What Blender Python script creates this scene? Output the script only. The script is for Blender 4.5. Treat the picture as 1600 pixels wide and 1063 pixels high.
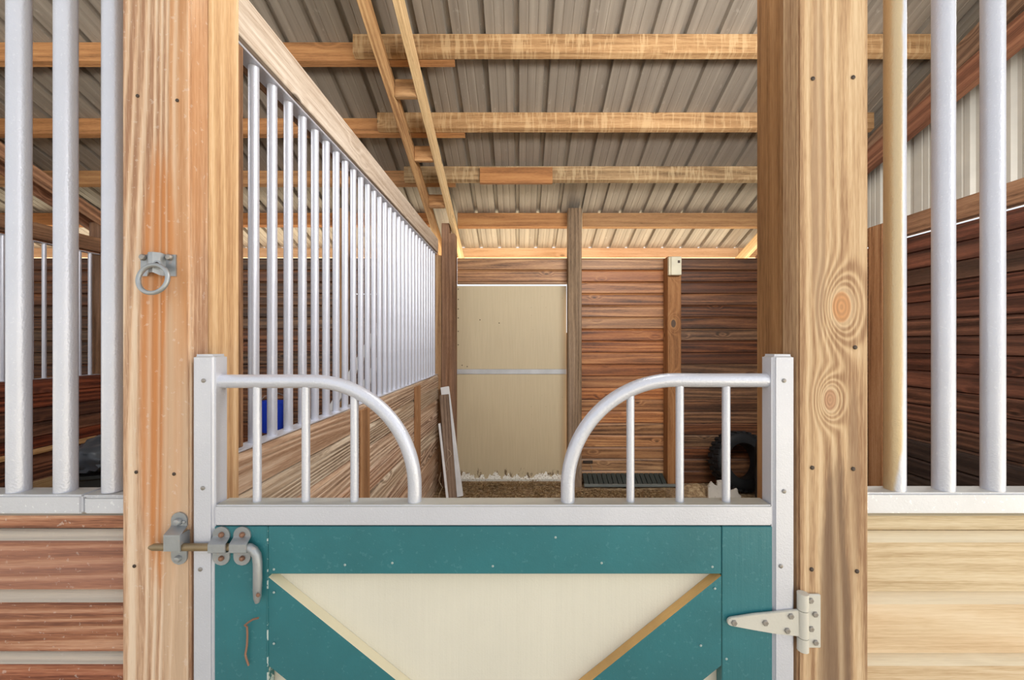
import bpy, bmesh, math, random
from mathutils import Vector
for o in list(bpy.data.objects): bpy.data.objects.remove(o)
S = bpy.context.scene; C = S.collection
random.seed(7)
CH = 1.56                 # camera height above the dirt floor
F = 628.0                 # focal length in pixels of the 1600 frame
# ------------------------------------------------------------------ camera, sky, sun, exposure
cam = bpy.data.objects.new('camera', bpy.data.cameras.new('camera')); C.objects.link(cam)
cam.location = (0, 0, CH); cam.rotation_euler = (math.pi/2, 0, 0)
cam.data.sensor_width = 36; cam.data.lens = F/1600*36
cam.data.shift_x = -12/1600; cam.data.shift_y = 3.5/1600
cam.data.clip_start = 0.02
S.camera = cam
W = bpy.data.worlds.new('World'); S.world = W; W.use_nodes = True
wn = W.node_tree.nodes; wb = wn['Background']
wb.inputs[0].default_value = (0.93, 0.96, 1.0, 1); wb.inputs[1].default_value = 1.04
def sun(name, e, ang, d, col):
    l = bpy.data.lights.new(name, 'SUN'); l.energy = e; l.angle = math.radians(ang); l.color = col
    o = bpy.data.objects.new(name, l); C.objects.link(o); o.location = (2, -3, 6)
    o.rotation_euler = Vector(d).to_track_quat('-Z', 'Y').to_euler()
sun('sun', 26.0, 3, (-0.25, -0.8, -0.65), (1.0, 0.97, 0.92))
def area_light(name, loc, d, sx, sy, e, col=(1, .98, .95)):
    l = bpy.data.lights.new(name, 'AREA'); l.shape = 'RECTANGLE'; l.size = sx; l.size_y = sy; l.energy = e; l.color = col
    o = bpy.data.objects.new(name, l); C.objects.link(o); o.location = loc
    o.rotation_euler = Vector(d).to_track_quat('-Z', 'Y').to_euler()
# unseen fill lights added to brighten the stalls, plus one from the open aisle
area_light('stall_fill', (1.25, 1.12, CH+1.3), (-.3, 1, -.38), 1.9, .4, 84)
area_light('stall_fill', (-2.7, 1.12, CH+1.3), (0, 1, -.38), 1.6, .4, 30)
area_light('aisle_fill', (3.2, -1.8, CH+1.2), (-.8, .8, -.35), 1.5, 1.5, 24, (1, .97, .93))
S.view_settings.view_transform = 'Standard'; S.view_settings.look = 'None'
S.view_settings.exposure = 0.0; S.view_settings.gamma = 1; S.view_settings.use_curve_mapping = False

# ------------------------------------------------------------------ helpers
def P(px, py, Z): return Vector(((px-812)*Z/F, Z, CH-(py-535)*Z/F))
def X(px, Z): return (px-812)*Z/F
def H(py, Z): return CH-(py-535)*Z/F
def roof(y): return CH+3.21-0.4*y
def lin(c): return tuple(((v/255)/12.92 if v/255 <= .04045 else ((v/255+.055)/1.055)**2.4) for v in c)+(1,)
def empty(name, loc, label=None, cat=None, group=None, kind=None):
    o = bpy.data.objects.new(name, None); C.objects.link(o); o.location = loc; o.empty_display_size = .1
    return tag(o, label, cat, group, kind)
def tag(o, label=None, cat=None, group=None, kind=None):
    if label: o['label'] = label
    if cat: o['category'] = cat
    if group: o['group'] = group
    if kind: o['kind'] = kind
    return o
def wloc(o):
    v = Vector(o.location)
    while o.parent: o = o.parent; v += Vector(o.location)
    return v
def link(name, me, mat, parent=None, loc=(0, 0, 0)):
    o = bpy.data.objects.new(name, me); C.objects.link(o)
    if mat: 
        me.materials.clear(); me.materials.append(mat)
    if parent:
        o.parent = parent; o.location = Vector(loc)-wloc(parent)
    else: o.location = loc
    return o
def finish(bm, name, mat, parent, loc, smooth=False):
    bmesh.ops.recalc_face_normals(bm, faces=bm.faces)
    if smooth:
        for f in bm.faces: f.smooth = True
    me = bpy.data.meshes.new(name); bm.to_mesh(me); bm.free()
    if smooth and hasattr(me, 'set_sharp_from_angle'): me.set_sharp_from_angle(angle=math.radians(40))
    return link(name, me, mat, parent, loc)
def box(name, x0, x1, y0, y1, z0, z1, mat, parent=None, bev=.003, wob=0, seg=1):
    bm = bmesh.new(); c = Vector(((x0+x1)/2, (y0+y1)/2, (z0+z1)/2))
    bmesh.ops.create_cube(bm, size=1)
    s = (abs(x1-x0), abs(y1-y0), abs(z1-z0))
    for v in bm.verts: v.co = Vector((v.co.x*s[0], v.co.y*s[1], v.co.z*s[2]))
    if bev and min(s) > bev*2.2: bmesh.ops.bevel(bm, geom=list(bm.edges), offset=bev, segments=seg, affect='EDGES')
    return finish(bm, name, mat, parent, c)
def prism(name, prof, axis, a0, a1, mat, parent=None, smooth=False, bev=0):
    """prof: list of 2-D world points in the two other axes (x: y,z  y: x,z  z: x,y)"""
    bm = bmesh.new()
    cu = sum(p[0] for p in prof)/len(prof); cv = sum(p[1] for p in prof)/len(prof); ca = (a0+a1)/2
    def mk(a, u, v):
        return {'x': (a-ca, u-cu, v-cv), 'y': (u-cu, a-ca, v-cv), 'z': (u-cu, v-cv, a-ca)}[axis]
    A = [bm.verts.new(mk(a0, *p)) for p in prof]; B = [bm.verts.new(mk(a1, *p)) for p in prof]
    n = len(prof)
    for i in range(n): bm.faces.new((A[i], A[(i+1) % n], B[(i+1) % n], B[i]))
    bm.faces.new(A); bm.faces.new(B[::-1])
    if bev:
        bmesh.ops.recalc_face_normals(bm, faces=bm.faces)
        bmesh.ops.bevel(bm, geom=list(bm.edges), offset=bev, segments=2, affect='EDGES')
    loc = {'x': (ca, cu, cv), 'y': (cu, ca, cv), 'z': (cu, cv, ca)}[axis]
    return finish(bm, name, mat, parent, loc, smooth)
def tube(name, pts, r, mat, parent=None, n=16, cap=True, rx=None):
    pts = [Vector(p) for p in pts]; loc = pts[0].copy()
    bm = bmesh.new(); rings = []
    t0 = (pts[1]-pts[0]).normalized()
    up = Vector((0, 1, 0)) if abs(t0.y) < .9 else Vector((1, 0, 0))
    nrm = (up-t0*up.dot(t0)).normalized()
    for i, p in enumerate(pts):
        t = ((pts[min(i+1, len(pts)-1)]-pts[max(i-1, 0)])).normalized()
        nrm = (nrm-t*nrm.dot(t)).normalized(); b = t.cross(nrm)
        rr = r[i] if isinstance(r, (list, tuple)) else r
        r2 = rr if rx is None else (rx[i] if isinstance(rx, (list, tuple)) else rx)
        rings.append([bm.verts.new(p-loc+nrm*rr*math.cos(2*math.pi*k/n)+b*r2*math.sin(2*math.pi*k/n)) for k in range(n)])
    for a, b in zip(rings, rings[1:]):
        for k in range(n): bm.faces.new((a[k], a[(k+1) % n], b[(k+1) % n], b[k]))
    if cap: bm.faces.new(rings[0][::-1]); bm.faces.new(rings[-1])
    return finish(bm, name, mat, parent, loc, True)
def lathe(name, prof, axis, loc, mat, parent=None, n=32, fn=None):
    """prof: (radius, along) revolved round axis through loc"""
    bm = bmesh.new(); rings = []
    for (r, a) in prof:
        ring = []
        for k in range(n):
            th = 2*math.pi*k/n; rr = fn(r, a, k) if fn else r
            c, s = rr*math.cos(th), rr*math.sin(th)
            ring.append(bm.verts.new({'x': (a, c, s), 'y': (c, a, s), 'z': (c, s, a)}[axis]))
        rings.append(ring)
    for a, b in zip(rings, rings[1:]):
        for k in range(n): bm.faces.new((a[k], a[(k+1) % n], b[(k+1) % n], b[k]))
    if prof[0][0] > 1e-5 and prof[0] != prof[-1]: bm.faces.new(rings[0][::-1])
    if prof[-1][0] > 1e-5 and prof[0] != prof[-1]: bm.faces.new(rings[-1])
    bmesh.ops.remove_doubles(bm, verts=bm.verts, dist=1e-5)
    return finish(bm, name, mat, parent, loc, True)
def ballhead(name, p, r, mat, parent, flat=.5, n=12):
    return lathe(name, [(r, 0), (r, -r*flat*.5), (r*.75, -r*flat*.9), (r*.35, -r*flat), (0.0, -r*flat)], 'y', p, mat, parent, n)
def hexhead(name, p, r, mat, parent, h=.6):
    return lathe(name, [(r, 0), (r, -r*h*.8), (r*.85, -r*h), (0.0, -r*h)], 'y', p, mat, parent, 6)

# ------------------------------------------------------------------ materials
class NT:
    def __init__(s, name):
        s.m = bpy.data.materials.new(name); s.m.use_nodes = True; s.t = s.m.node_tree; s.t.nodes.clear()
        s.out = s.t.nodes.new('ShaderNodeOutputMaterial'); s.b = s.t.nodes.new('ShaderNodeBsdfPrincipled')
        s.t.links.new(s.b.outputs[0], s.out.inputs[0])
    def n(s, typ, ins=None, **kw):
        x = s.t.nodes.new('ShaderNode'+typ)
        for k, v in kw.items(): setattr(x, k, v)
        for k, v in (ins or {}).items(): s.set(x.inputs[k], v)
        return x
    def set(s, sock, v):
        if isinstance(v, bpy.types.NodeSocket): s.t.links.new(v, sock)
        elif isinstance(v, bpy.types.Node): s.t.links.new(v.outputs[0], sock)
        else: sock.default_value = v
    def math(s, op, a, b=None, c=None, clamp=False):
        x = s.n('Math', operation=op); x.use_clamp = clamp
        s.set(x.inputs[0], a)
        if b is not None: s.set(x.inputs[1], b)
        if c is not None: s.set(x.inputs[2], c)
        return x.outputs[0]
    def vm(s, op, a, b=None):
        x = s.n('VectorMath', operation=op); s.set(x.inputs[0], a)
        if b is not None: s.set(x.inputs[1], b)
        return x.outputs['Value'] if op in ('LENGTH', 'DOT_PRODUCT', 'DISTANCE') else x.outputs[0]
    def ramp(s, f, stops, interp='LINEAR'):
        x = s.n('ValToRGB', {0: f}); r = x.color_ramp; r.interpolation = interp
        while len(r.elements) > 1: r.elements.remove(r.elements[-1])
        r.elements[0].position = stops[0][0]; r.elements[0].color = stops[0][1]
        for p, c in stops[1:]:
            e = r.elements.new(p); e.color = c
        return x.outputs[0]
    def fr(s, f, a, b):   # smooth map f from a..b to 0..1
        x = s.n('MapRange', {0: f, 1: a, 2: b, 3: 0.0, 4: 1.0}); x.interpolation_type = 'SMOOTHSTEP'; return x.outputs[0]
    def mix(s, f, a, b, bt='MIX'):
        x = s.n('Mix', data_type='RGBA', blend_type=bt)
        s.set(x.inputs[0], f); s.set(x.inputs[6], a); s.set(x.inputs[7], b); return x.outputs[2]
    def noise(s, v, scale, detail=4, rough=.55, dist=0):
        return s.n('TexNoise', {'Vector': v, 'Scale': scale, 'Detail': detail, 'Roughness': rough, 'Distortion': dist}).outputs[0]
def wood(name, cols, axis='x', rings=14, contrast=.5, rough=.72, bump=.35, knots=(), patches=(), var=.14, dust=None,
         knot_n=1.0, spots=0, spec=.3, band=None, fade=None, fine=1.0):
    """cols: dark, mid, light (sRGB 0-255). Long grain runs on the object's own axis."""
    m = NT(name); L = {'x': (0.12, 1, 1), 'y': (1, .12, 1), 'z': (1, 1, .12)}[axis]
    tc = m.n('TexCoord').outputs['Object']; oi = m.n('ObjectInfo').outputs['Random']
    off = m.n('CombineXYZ', {0: m.math('MULTIPLY', oi, 31.7), 1: m.math('MULTIPLY', oi, 57.1), 2: m.math('MULTIPLY', oi, 43.3)}).outputs[0]
    base = m.vm('ADD', tc, off)
    st = m.vm('MULTIPLY', base, L)
    # waviness of the grain, and the swirl round hand-placed knots
    wob = m.noise(m.vm('MULTIPLY', base, {'x': (.06, 1, 1), 'y': (1, .06, 1), 'z': (1, 1, .06)}[axis]), 4.0, 2)
    kn = None; swirl = None
    for (kp, kr, kc) in knots:
        d = m.vm('SUBTRACT', tc, kp)
        d = m.vm('MULTIPLY', d, {'x': (.6, 1, 1), 'y': (1, .6, 1), 'z': (1, 1, .6)}[axis])
        ln = m.vm('LENGTH', d)
        g = m.math('POWER', 2.718, m.math('MULTIPLY', m.math('POWER', m.math('DIVIDE', ln, kr*1.6), 2.0), -1.0))
        swirl = g if swirl is None else m.math('MAXIMUM', swirl, g)
        k = m.fr(ln, kr*1.0, kr*.75); kn = (kn or [])+[(k, kc, ln, kr)]
    # random small knots
    vo = m.n('TexVoronoi', {'Vector': m.vm('MULTIPLY', base, {'x': (.45, 1, 1), 'y': (1, .45, 1), 'z': (1, 1, .45)}[axis]), 'Scale': 5.0*knot_n, 'Randomness': 1.0})
    vd = vo.outputs['Distance']; 
    keep = m.fr(m.n('SeparateColor', {0: vo.outputs['Color']}).outputs[0], .52, .54)
    vk = m.math('MULTIPLY', m.fr(vd, .085, .045), keep)
    vs = m.math('MULTIPLY', m.math('MULTIPLY', m.fr(vd, .30, .03), keep), .25)
    sep = m.n('SeparateXYZ', {0: st}).outputs
    cr = [0, 1, 2]; cr.remove('xyz'.index(axis))
    cross = m.math('ADD', m.math('MULTIPLY', sep[cr[0]], 1.0), m.math('MULTIPLY', sep[cr[1]], .8))
    f = m.math('MULTIPLY', m.math('ADD', cross, m.math('MULTIPLY', wob, .30)), rings*2.4)
    if swirl is not None: f = m.math('ADD', f, m.math('MULTIPLY', swirl, 6.0))
    f = m.math('ADD', f, m.math('MULTIPLY', vs, 6.0))
    ring = m.math('SINE', m.math('MULTIPLY', f, 6.283))
    ring = m.math('POWER', m.math('MULTIPLY_ADD', ring, .5, .5), 1.6)
    st2 = m.vm('MULTIPLY', base, {'x': (.02, 1, 1), 'y': (1, .02, 1), 'z': (1, 1, .02)}[axis])
    fib = m.noise(st2, 150.0*fine, 3, .65); broad = m.noise(st, 9.0, 3, .6)
    mixf = m.math('ADD', m.math('MULTIPLY', broad, .75), m.math('MULTIPLY', m.math('SUBTRACT', ring, .5), contrast*.38))
    mixf = m.math('ADD', mixf, m.math('MULTIPLY', m.math('SUBTRACT', fib, .5), .8))
    st3 = m.vm('MULTIPLY', base, {'x': (.06, 1, 1), 'y': (1, .06, 1), 'z': (1, 1, .06)}[axis])
    pore = m.noise(st3, 420.0*fine, 2, .6); mixf = m.math('ADD', mixf, m.math('MULTIPLY', m.math('SUBTRACT', pore, .5), .6))
    mixf = m.math('ADD', mixf, .12)
    c = m.ramp(mixf, [(.18, lin(cols[0])), (.5, lin(cols[1])), (.82, lin(cols[2]))])
    for (pc, pr, col, am, pw) in patches:      # stains with a shape of their own
        d = m.vm('DIVIDE', m.vm('SUBTRACT', tc, pc), pr); ln = m.vm('LENGTH', d)
        ln = m.math('ADD', ln, m.math('MULTIPLY', m.math('SUBTRACT', m.noise(st, 30.0, 4, .7), .5), pw))
        pk = m.math('MULTIPLY', m.fr(ln, 1.1, .8), am)
        c = m.mix(pk, c, m.mix(m.math('MULTIPLY', ring, .45), lin(col), c))
    c = m.mix(m.math('MULTIPLY', vk, .75), c, tuple(v*.35 for v in lin(cols[0])[:3])+(1,))
    for (k, kc, ln, kr) in (kn or []):
        rr = m.math('MULTIPLY_ADD', m.math('SINE', m.math('MULTIPLY', ln, 6.283*3.2/kr)), .5, .5)
        kcol = m.mix(m.math('MULTIPLY', rr, .45), lin(kc), lin(cols[0]))
        edge = m.math('MULTIPLY', m.fr(ln, kr*.75, kr*.9), m.fr(ln, kr*1.35, kr))
        c = m.mix(k, c, kcol); c = m.mix(m.math('MULTIPLY', edge, .5), c, lin(cols[2]))
    if spots:
        sp = m.fr(m.noise(m.vm('MULTIPLY', base, (1, 1, 1)), 90.0, 2, .6), .64, .70)
        c = m.mix(m.math('MULTIPLY', sp, spots), c, lin((225, 215, 205)))
    if band:      # saw marks across the grain: (colour, amount)
        sb = m.noise(m.vm('MULTIPLY', base, {'x': (1, .05, .12), 'y': (.05, 1, .12), 'z': (.05, .12, 1)}[axis]), 34.0, 3, .7)
        c = m.mix(m.math('MULTIPLY', m.fr(sb, .48, .62), band[1]), c, lin(band[0]))
    if fade:      # (colour, amount): large weathered areas
        fd = m.fr(m.noise(st, 3.2, 3, .6), .42, .62)
        c = m.mix(m.math('MULTIPLY', fd, fade[1]), c, lin(fade[0]))
    hv = m.n('HueSaturation', {'Hue': m.math('MULTIPLY_ADD', oi, .02, .49), 'Saturation': m.math('MULTIPLY_ADD', oi, -.2, 1.0),
             'Value': m.math('MULTIPLY_ADD', m.math('FRACT', m.math('MULTIPLY', oi, 7.13)), 2*var, 1-var), 'Color': c}).outputs[0]
    if dust:      # pale dust lying on edges that face up
        nz = m.n('SeparateXYZ', {0: m.n('NewGeometry').outputs['True Normal']}).outputs[2]
        hv = m.mix(m.math('MULTIPLY', m.fr(nz, .25, .6), dust[1]), hv, lin(dust[0]))
    m.set(m.b.inputs['Base Color'], hv); m.b.inputs['Roughness'].default_value = rough
    m.b.inputs['Specular IOR Level'].default_value = spec
    hgt = m.math('ADD', m.math('MULTIPLY', fib, .6), m.math('MULTIPLY', ring, -.5*contrast))
    m.set(m.b.inputs['Normal'], m.n('Bump', {'Strength': bump, 'Distance': .004, 'Height': hgt}).outputs[0])
    return m.m
def paint(name, col, rough=.45, metal=0, bump=.12, scale=220, speck=None, dust=None, var=.05, spec=.5, grain=None, chips=None):
    m = NT(name); tc = m.n('TexCoord').outputs['Object']
    n1 = m.noise(tc, 6.0, 4); n2 = m.noise(tc, float(scale), 2)
    a = lin(tuple(min(255, v*(1-var)) for v in col)); b = lin(tuple(min(255, v*(1+var)) for v in col))
    c = m.ramp(n1, [(.3, a), (.7, b)])
    if grain:
        g = m.noise(m.vm('MULTIPLY', tc, grain), 60.0, 3, .6)
        c = m.mix(m.math('MULTIPLY', m.fr(g, .45, .75), .25), c, a); 
    if speck: c = m.mix(m.math('MULTIPLY', m.fr(m.noise(tc, speck[2], 2), .64, .68), speck[1]), c, lin(speck[0]))
    if chips:
        c = m.mix(m.fr(m.math('ADD', m.noise(tc, 40.0, 5, .7), m.math('MULTIPLY', m.noise(tc, 6.0, 1), .3)), chips[1], chips[1]+.02), c, lin(chips[0]))
    if dust:
        nz = m.n('SeparateXYZ', {0: m.n('NewGeometry').outputs['True Normal']}).outputs[2]
        c = m.mix(m.math('MULTIPLY', m.fr(nz, .5, .95), dust[1]), c, m.mix(n1, lin(dust[0]), lin(tuple(v*.8 for v in dust[0]))))
    m.set(m.b.inputs['Base Color'], c)
    m.b.inputs['Roughness'].default_value = rough; m.b.inputs['Metallic'].default_value = metal
    m.b.inputs['Specular IOR Level'].default_value = spec
    h = n2 if not grain else m.math('ADD', m.math('MULTIPLY', n2, .3), g)
    m.set(m.b.inputs['Normal'], m.n('Bump', {'Strength': bump, 'Distance': .003, 'Height': h}).outputs[0])
    return m.m

post_l = wood('wood_post_left', [(164, 124, 92), (208, 174, 140), (226, 202, 174)], 'z', rings=20, contrast=1.15, knot_n=.5, var=0,
              patches=[((.014, -.07, -.05), (.050, .2, .48), (196, 130, 66), .95, .5), ((.04, -.07, -.36), (.03, .2, .55), (206, 178, 146), .8, .4),
                       ((.05, -.07, .5), (.026, .2, .6), (206, 150, 92), .6, .4)], spots=.25, bump=.5)
post_r = wood('wood_post_right', [(152, 114, 78), (196, 162, 120), (218, 190, 150)], 'z', rings=11, contrast=.85, knot_n=.4, var=0,
              knots=[((.016, -.025, .071), .022, (204, 148, 92)), ((-.007, -.025, -.116), .015, (190, 146, 108))],
              patches=[((.0, -.07, -.62), (.035, .2, .42), (118, 92, 70), .85, .9), ((-.03, -.07, .35), (.016, .2, .4), (164, 132, 100), .7, .8),
                       ((.04, -.07, -.3), (.014, .2, .25), (140, 110, 82), .5, .8)], bump=.4)
side_l = wood('wood_post_side', [(176, 132, 86), (206, 166, 116), (226, 194, 150)], 'z', rings=12, contrast=.6, var=.04, bump=.3)
side_r = wood('wood_post_side_brown', [(112, 80, 44), (152, 114, 68), (176, 138, 90)], 'z', rings=7, contrast=.5, var=.04)
M = {}
M['post_in'] = wood('wood_inner_post', [(84, 60, 38), (128, 96, 66), (162, 128, 94)], 'z', rings=10, contrast=.5, fade=((170, 140, 118), .35))
M['post_orange'] = wood('wood_knotty_post', [(122, 76, 34), (168, 112, 56), (190, 138, 78)], 'z', rings=6, knots=[((.02, -.0675, 1.08), .028, (96, 84, 74)), ((-.012, -.0675, .52), .03, (92, 80, 70)), ((.02, -.0675, -.1), .03, (92, 80, 70))])
M['purlin'] = wood('wood_purlin', [(112, 78, 40), (158, 118, 70), (186, 148, 98)], 'x', rings=9, band=((196, 164, 116), .5), bump=.3, var=.06)
M['purlin_o'] = wood('wood_purlin_orange', [(118, 74, 28), (164, 106, 46), (184, 130, 64)], 'x', rings=7, var=.05)
M['rafter'] = wood('wood_rafter', [(146, 92, 44), (196, 142, 80), (216, 168, 106)], 'y', rings=11, contrast=.8, var=.05)
M['rafter_pale'] = wood('wood_rafter_pale', [(186, 138, 82), (220, 176, 116), (236, 200, 146)], 'y', rings=8, contrast=.5, var=.03)
M['rafter_dk'] = wood('wood_rafter_brown', [(92, 56, 36), (150, 100, 68), (186, 134, 96)], 'y', rings=9, contrast=.9, fade=((110, 74, 54), .5))
M['fascia'] = wood('wood_fascia', [(190, 140, 92), (216, 174, 126), (232, 196, 152)], 'x', rings=7, contrast=.35, var=.05)
M['beam_pale'] = wood('wood_beam_weathered', [(172, 146, 122), (206, 186, 166), (226, 212, 196)], 'y', rings=10, contrast=.5, bump=.5, var=.03)
M['beam_dk'] = wood('wood_beam_brown', [(100, 62, 36), (150, 96, 58), (176, 122, 80)], 'y', rings=10)
M['wall_back'] = wood('wood_wall_back', [(88, 50, 20), (166, 106, 50), (202, 144, 80)], 'x', rings=9, contrast=.7, rough=.5, spec=.5, var=.16, knot_n=1.3, bump=.3, fade=((184, 130, 82), .25))
M['wall_dark'] = wood('wood_wall_dark', [(46, 27, 13), (106, 64, 32), (146, 96, 52)], 'x', rings=9, contrast=.8, rough=.5, spec=.5, var=.25, knot_n=1.2, fade=((84, 56, 36), .4))
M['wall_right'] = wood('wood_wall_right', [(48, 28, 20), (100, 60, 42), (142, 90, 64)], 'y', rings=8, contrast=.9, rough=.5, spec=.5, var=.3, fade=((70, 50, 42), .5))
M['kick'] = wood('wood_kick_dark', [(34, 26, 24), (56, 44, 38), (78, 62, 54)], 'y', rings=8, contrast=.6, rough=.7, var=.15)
M['part'] = wood('wood_partition', [(118, 90, 68), (200, 172, 144), (232, 214, 190)], 'y', rings=18, contrast=1.0, bump=.9, knot_n=.9, var=.08, fade=((176, 132, 94), .5))
M['part_far'] = wood('wood_partition_stained', [(60, 32, 22), (128, 70, 40), (168, 98, 58)], 'y', rings=9, contrast=.9, var=.2, fade=((86, 58, 46), .5))
M['batten'] = wood('wood_batten', [(120, 80, 44), (164, 118, 72), (192, 150, 104)], 'z', rings=8, var=.05)
M['front_l'] = wood('wood_siding_red', [(112, 64, 42), (166, 104, 68), (200, 148, 112)], 'x', rings=16, contrast=1.1, bump=.8, var=.08, spots=.3,
                    dust=((196, 190, 178), .85), fade=((172, 122, 104), .45), knot_n=.5)
M['front_r'] = wood('wood_siding_pale', [(186, 154, 110), (214, 188, 148), (228, 208, 176)], 'x', rings=12, contrast=.5, bump=.35, var=.04,
                    dust=((224, 214, 190), .6), fade=((224, 178, 132), .4), knot_n=.7)
M['grey_plank'] = wood('wood_grey_plank', [(84, 62, 48), (126, 98, 78), (150, 122, 100)], 'z', rings=10, contrast=.5)
M['block'] = wood('wood_block', [(120, 76, 34), (172, 118, 60), (196, 144, 84)], 'x', rings=8)
M['tan_sheet'] = wood('wood_tan_sheet', [(150, 112, 66), (196, 156, 100), (214, 178, 124)], 'y', rings=14, contrast=.8)
M['bar'] = paint('galvanised_bar', (206, 209, 221), .34, .35, .25, 260, speck=((232, 234, 242), .3, 160.0), var=.02)
M['bar_post_reflection'] = M['bar'].copy()
def paint_reflection(mt):  # paints the wood's tan reflection on the bar's left side, ragged edge
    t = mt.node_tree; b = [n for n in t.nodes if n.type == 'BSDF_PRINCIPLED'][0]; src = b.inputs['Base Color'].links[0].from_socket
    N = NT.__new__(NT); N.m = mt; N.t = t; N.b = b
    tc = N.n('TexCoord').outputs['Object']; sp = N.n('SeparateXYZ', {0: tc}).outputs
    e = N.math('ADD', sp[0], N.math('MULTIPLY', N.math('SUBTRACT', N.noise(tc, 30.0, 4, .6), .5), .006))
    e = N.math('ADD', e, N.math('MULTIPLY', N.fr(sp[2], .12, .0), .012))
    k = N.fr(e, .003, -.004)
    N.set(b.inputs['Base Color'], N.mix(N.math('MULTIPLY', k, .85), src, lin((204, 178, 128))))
paint_reflection(M['bar_post_reflection'])
M['frame'] = paint('gate_frame_metal', (204, 206, 216), .4, .25, .18, 300, speck=((226, 228, 236), .3, 200.0), dust=((198, 196, 180), .85), var=.02)
M['sill'] = paint('sill_metal', (206, 208, 216), .42, .2, .2, 200, speck=((240, 242, 246), .6, 120.0), dust=((206, 204, 194), .7), var=.03)
M['teal'] = paint('paint_teal', (44, 112, 120), .42, 0, .35, 300, speck=((110, 160, 164), .15, 110.0), var=.06, grain=(1, 1, .06))
M['teal_h'] = paint('paint_teal_rail', (42, 110, 118), .42, 0, .2, 300, speck=((110, 160, 164), .15, 110.0), var=.05, grain=(1, 1, 1))
M['cream'] = paint('paint_cream', (218, 213, 198), .6, 0, .45, 300, var=.015, grain=(1, 1, .03))
M['cream_edge'] = paint('paint_cream_edge', (228, 218, 190), .6, 0, .1, var=.03)
M['raw_edge'] = paint('raw_wood_edge', (206, 164, 104), .8, 0, .3, 120, var=.1, grain=(.2, 1, .2))
M['galv'] = paint('galvanised_steel', (158, 162, 166), .42, .55, .2, 120, speck=((190, 170, 160), .4, 60.0), var=.1)
M['hinge'] = paint('hinge_painted_steel', (206, 203, 194), .45, .1, .1, 160, var=.03)
M['bolt'] = paint('bolt_steel', (150, 146, 142), .4, .6, .2, 200, speck=((130, 90, 70), .6, 120.0), var=.1)
M['rust'] = paint('rusty_steel', (134, 100, 82), .7, .3, .4, 120, speck=((190, 150, 120), .5, 90.0), var=.15)
M['rod'] = paint('worn_rod', (142, 124, 96), .45, .5, .2, 90, var=.15)
M['screw'] = paint('dark_screw', (74, 62, 54), .5, .4, .2, 200)
M['black'] = paint('black_rubber', (20, 21, 23), .65, 0, .3, 60)
M['black_plastic'] = paint('black_plastic_sheet', (52, 56, 62), .3, 0, .3, 12)
M['dark_bin'] = paint('dark_bin', (34, 36, 36), .5, 0, .1)
M['blue'] = paint('blue_plastic', (22, 60, 190), .4, 0, .05)
M['white_pl'] = paint('white_plastic', (222, 222, 224), .5, 0, .05)
M['white_rag'] = paint('white_board_scrap', (206, 202, 194), .7, 0, .2, speck=((150, 140, 128), .6, 40.0))
M['boxp'] = paint('box_cream', (214, 208, 184), .5, 0, .05)
M['strip'] = paint('dark_corrugated', (62, 70, 68), .4, .2, .1)
M['strap_edge'] = paint('strip_edge', (120, 126, 124), .4, .2, .1)
M['string'] = paint('pale_string', (176, 158, 134), .8)
def roof_mat():
    m = NT('roof_sheet'); tc = m.n('TexCoord').outputs['Object']
    st = m.n('Mapping', {'Vector': tc, 'Scale': (1, .03, 0)}).outputs[0]
    n = m.noise(st, 22.0, 3, .5); n2 = m.noise(tc, 3.0, 4, .7)
    c = m.ramp(n, [(.3, lin((134, 125, 115))), (.55, lin((150, 141, 130))), (.75, lin((168, 159, 147)))])
    c = m.mix(m.math('MULTIPLY', m.fr(m.noise(m.n('Mapping', {'Vector': tc, 'Scale': (1, .4, 1)}).outputs[0], 26.0, 5, .75), .6, .68), .22), c, lin((206, 200, 190)))
    c = m.mix(m.math('MULTIPLY', m.fr(n2, .5, .75), .25), c, lin((128, 116, 104)))
    m.set(m.b.inputs['Base Color'], c); m.b.inputs['Roughness'].default_value = .42; m.b.inputs['Metallic'].default_value = .25
    return m.m
M['roof'] = roof_mat()
M['gable'] = paint('gable_sheet', (196, 192, 182), .5, .1, .05, var=.03)
def door_mat(name, bottom):
    m = NT(name); tc = m.n('TexCoord').outputs['Object']; z = m.n('SeparateXYZ', {0: tc}).outputs[2]
    g = m.noise(m.n('Mapping', {'Vector': tc, 'Scale': (1, 1, .04)}).outputs[0], 80.0, 2)
    c = m.mix(g, lin((190, 174, 142)), lin((206, 190, 158)))
    sp = m.fr(m.noise(tc, 26.0, 3, .7), .72, .75); c = m.mix(m.math('MULTIPLY', sp, .6), c, lin((110, 88, 62)))
    if bottom is not None:
        nn = m.noise(m.n('Mapping', {'Vector': tc, 'Scale': (1, 1, .35)}).outputs[0], 22.0, 5, .75); hh = m.math('SUBTRACT', z, bottom)
        lv = m.math('MULTIPLY_ADD', nn, .30, -.09)
        stain = m.math('MULTIPLY', m.fr(m.math('SUBTRACT', m.math('ADD', lv, .01), hh), -.02, .02), m.fr(nn, .50, .58))
        c = m.mix(m.math('MULTIPLY', stain, .85), c, lin((92, 68, 40)))
        n3 = m.noise(m.n('Mapping', {'Vector': tc, 'Scale': (1, 1, .2)}).outputs[0], 11.0, 5, .65)
        wh = m.fr(m.math('SUBTRACT', m.math('MULTIPLY_ADD', n3, .34, -.115), hh), .0, .008)
        c = m.mix(wh, c, m.mix(m.fr(m.noise(tc, 60.0, 4, .7), .5, .62), lin((246, 244, 236)), lin((176, 160, 132))))
    m.set(m.b.inputs['Base Color'], c); m.b.inputs['Roughness'].default_value = .6
    return m.m
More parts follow.
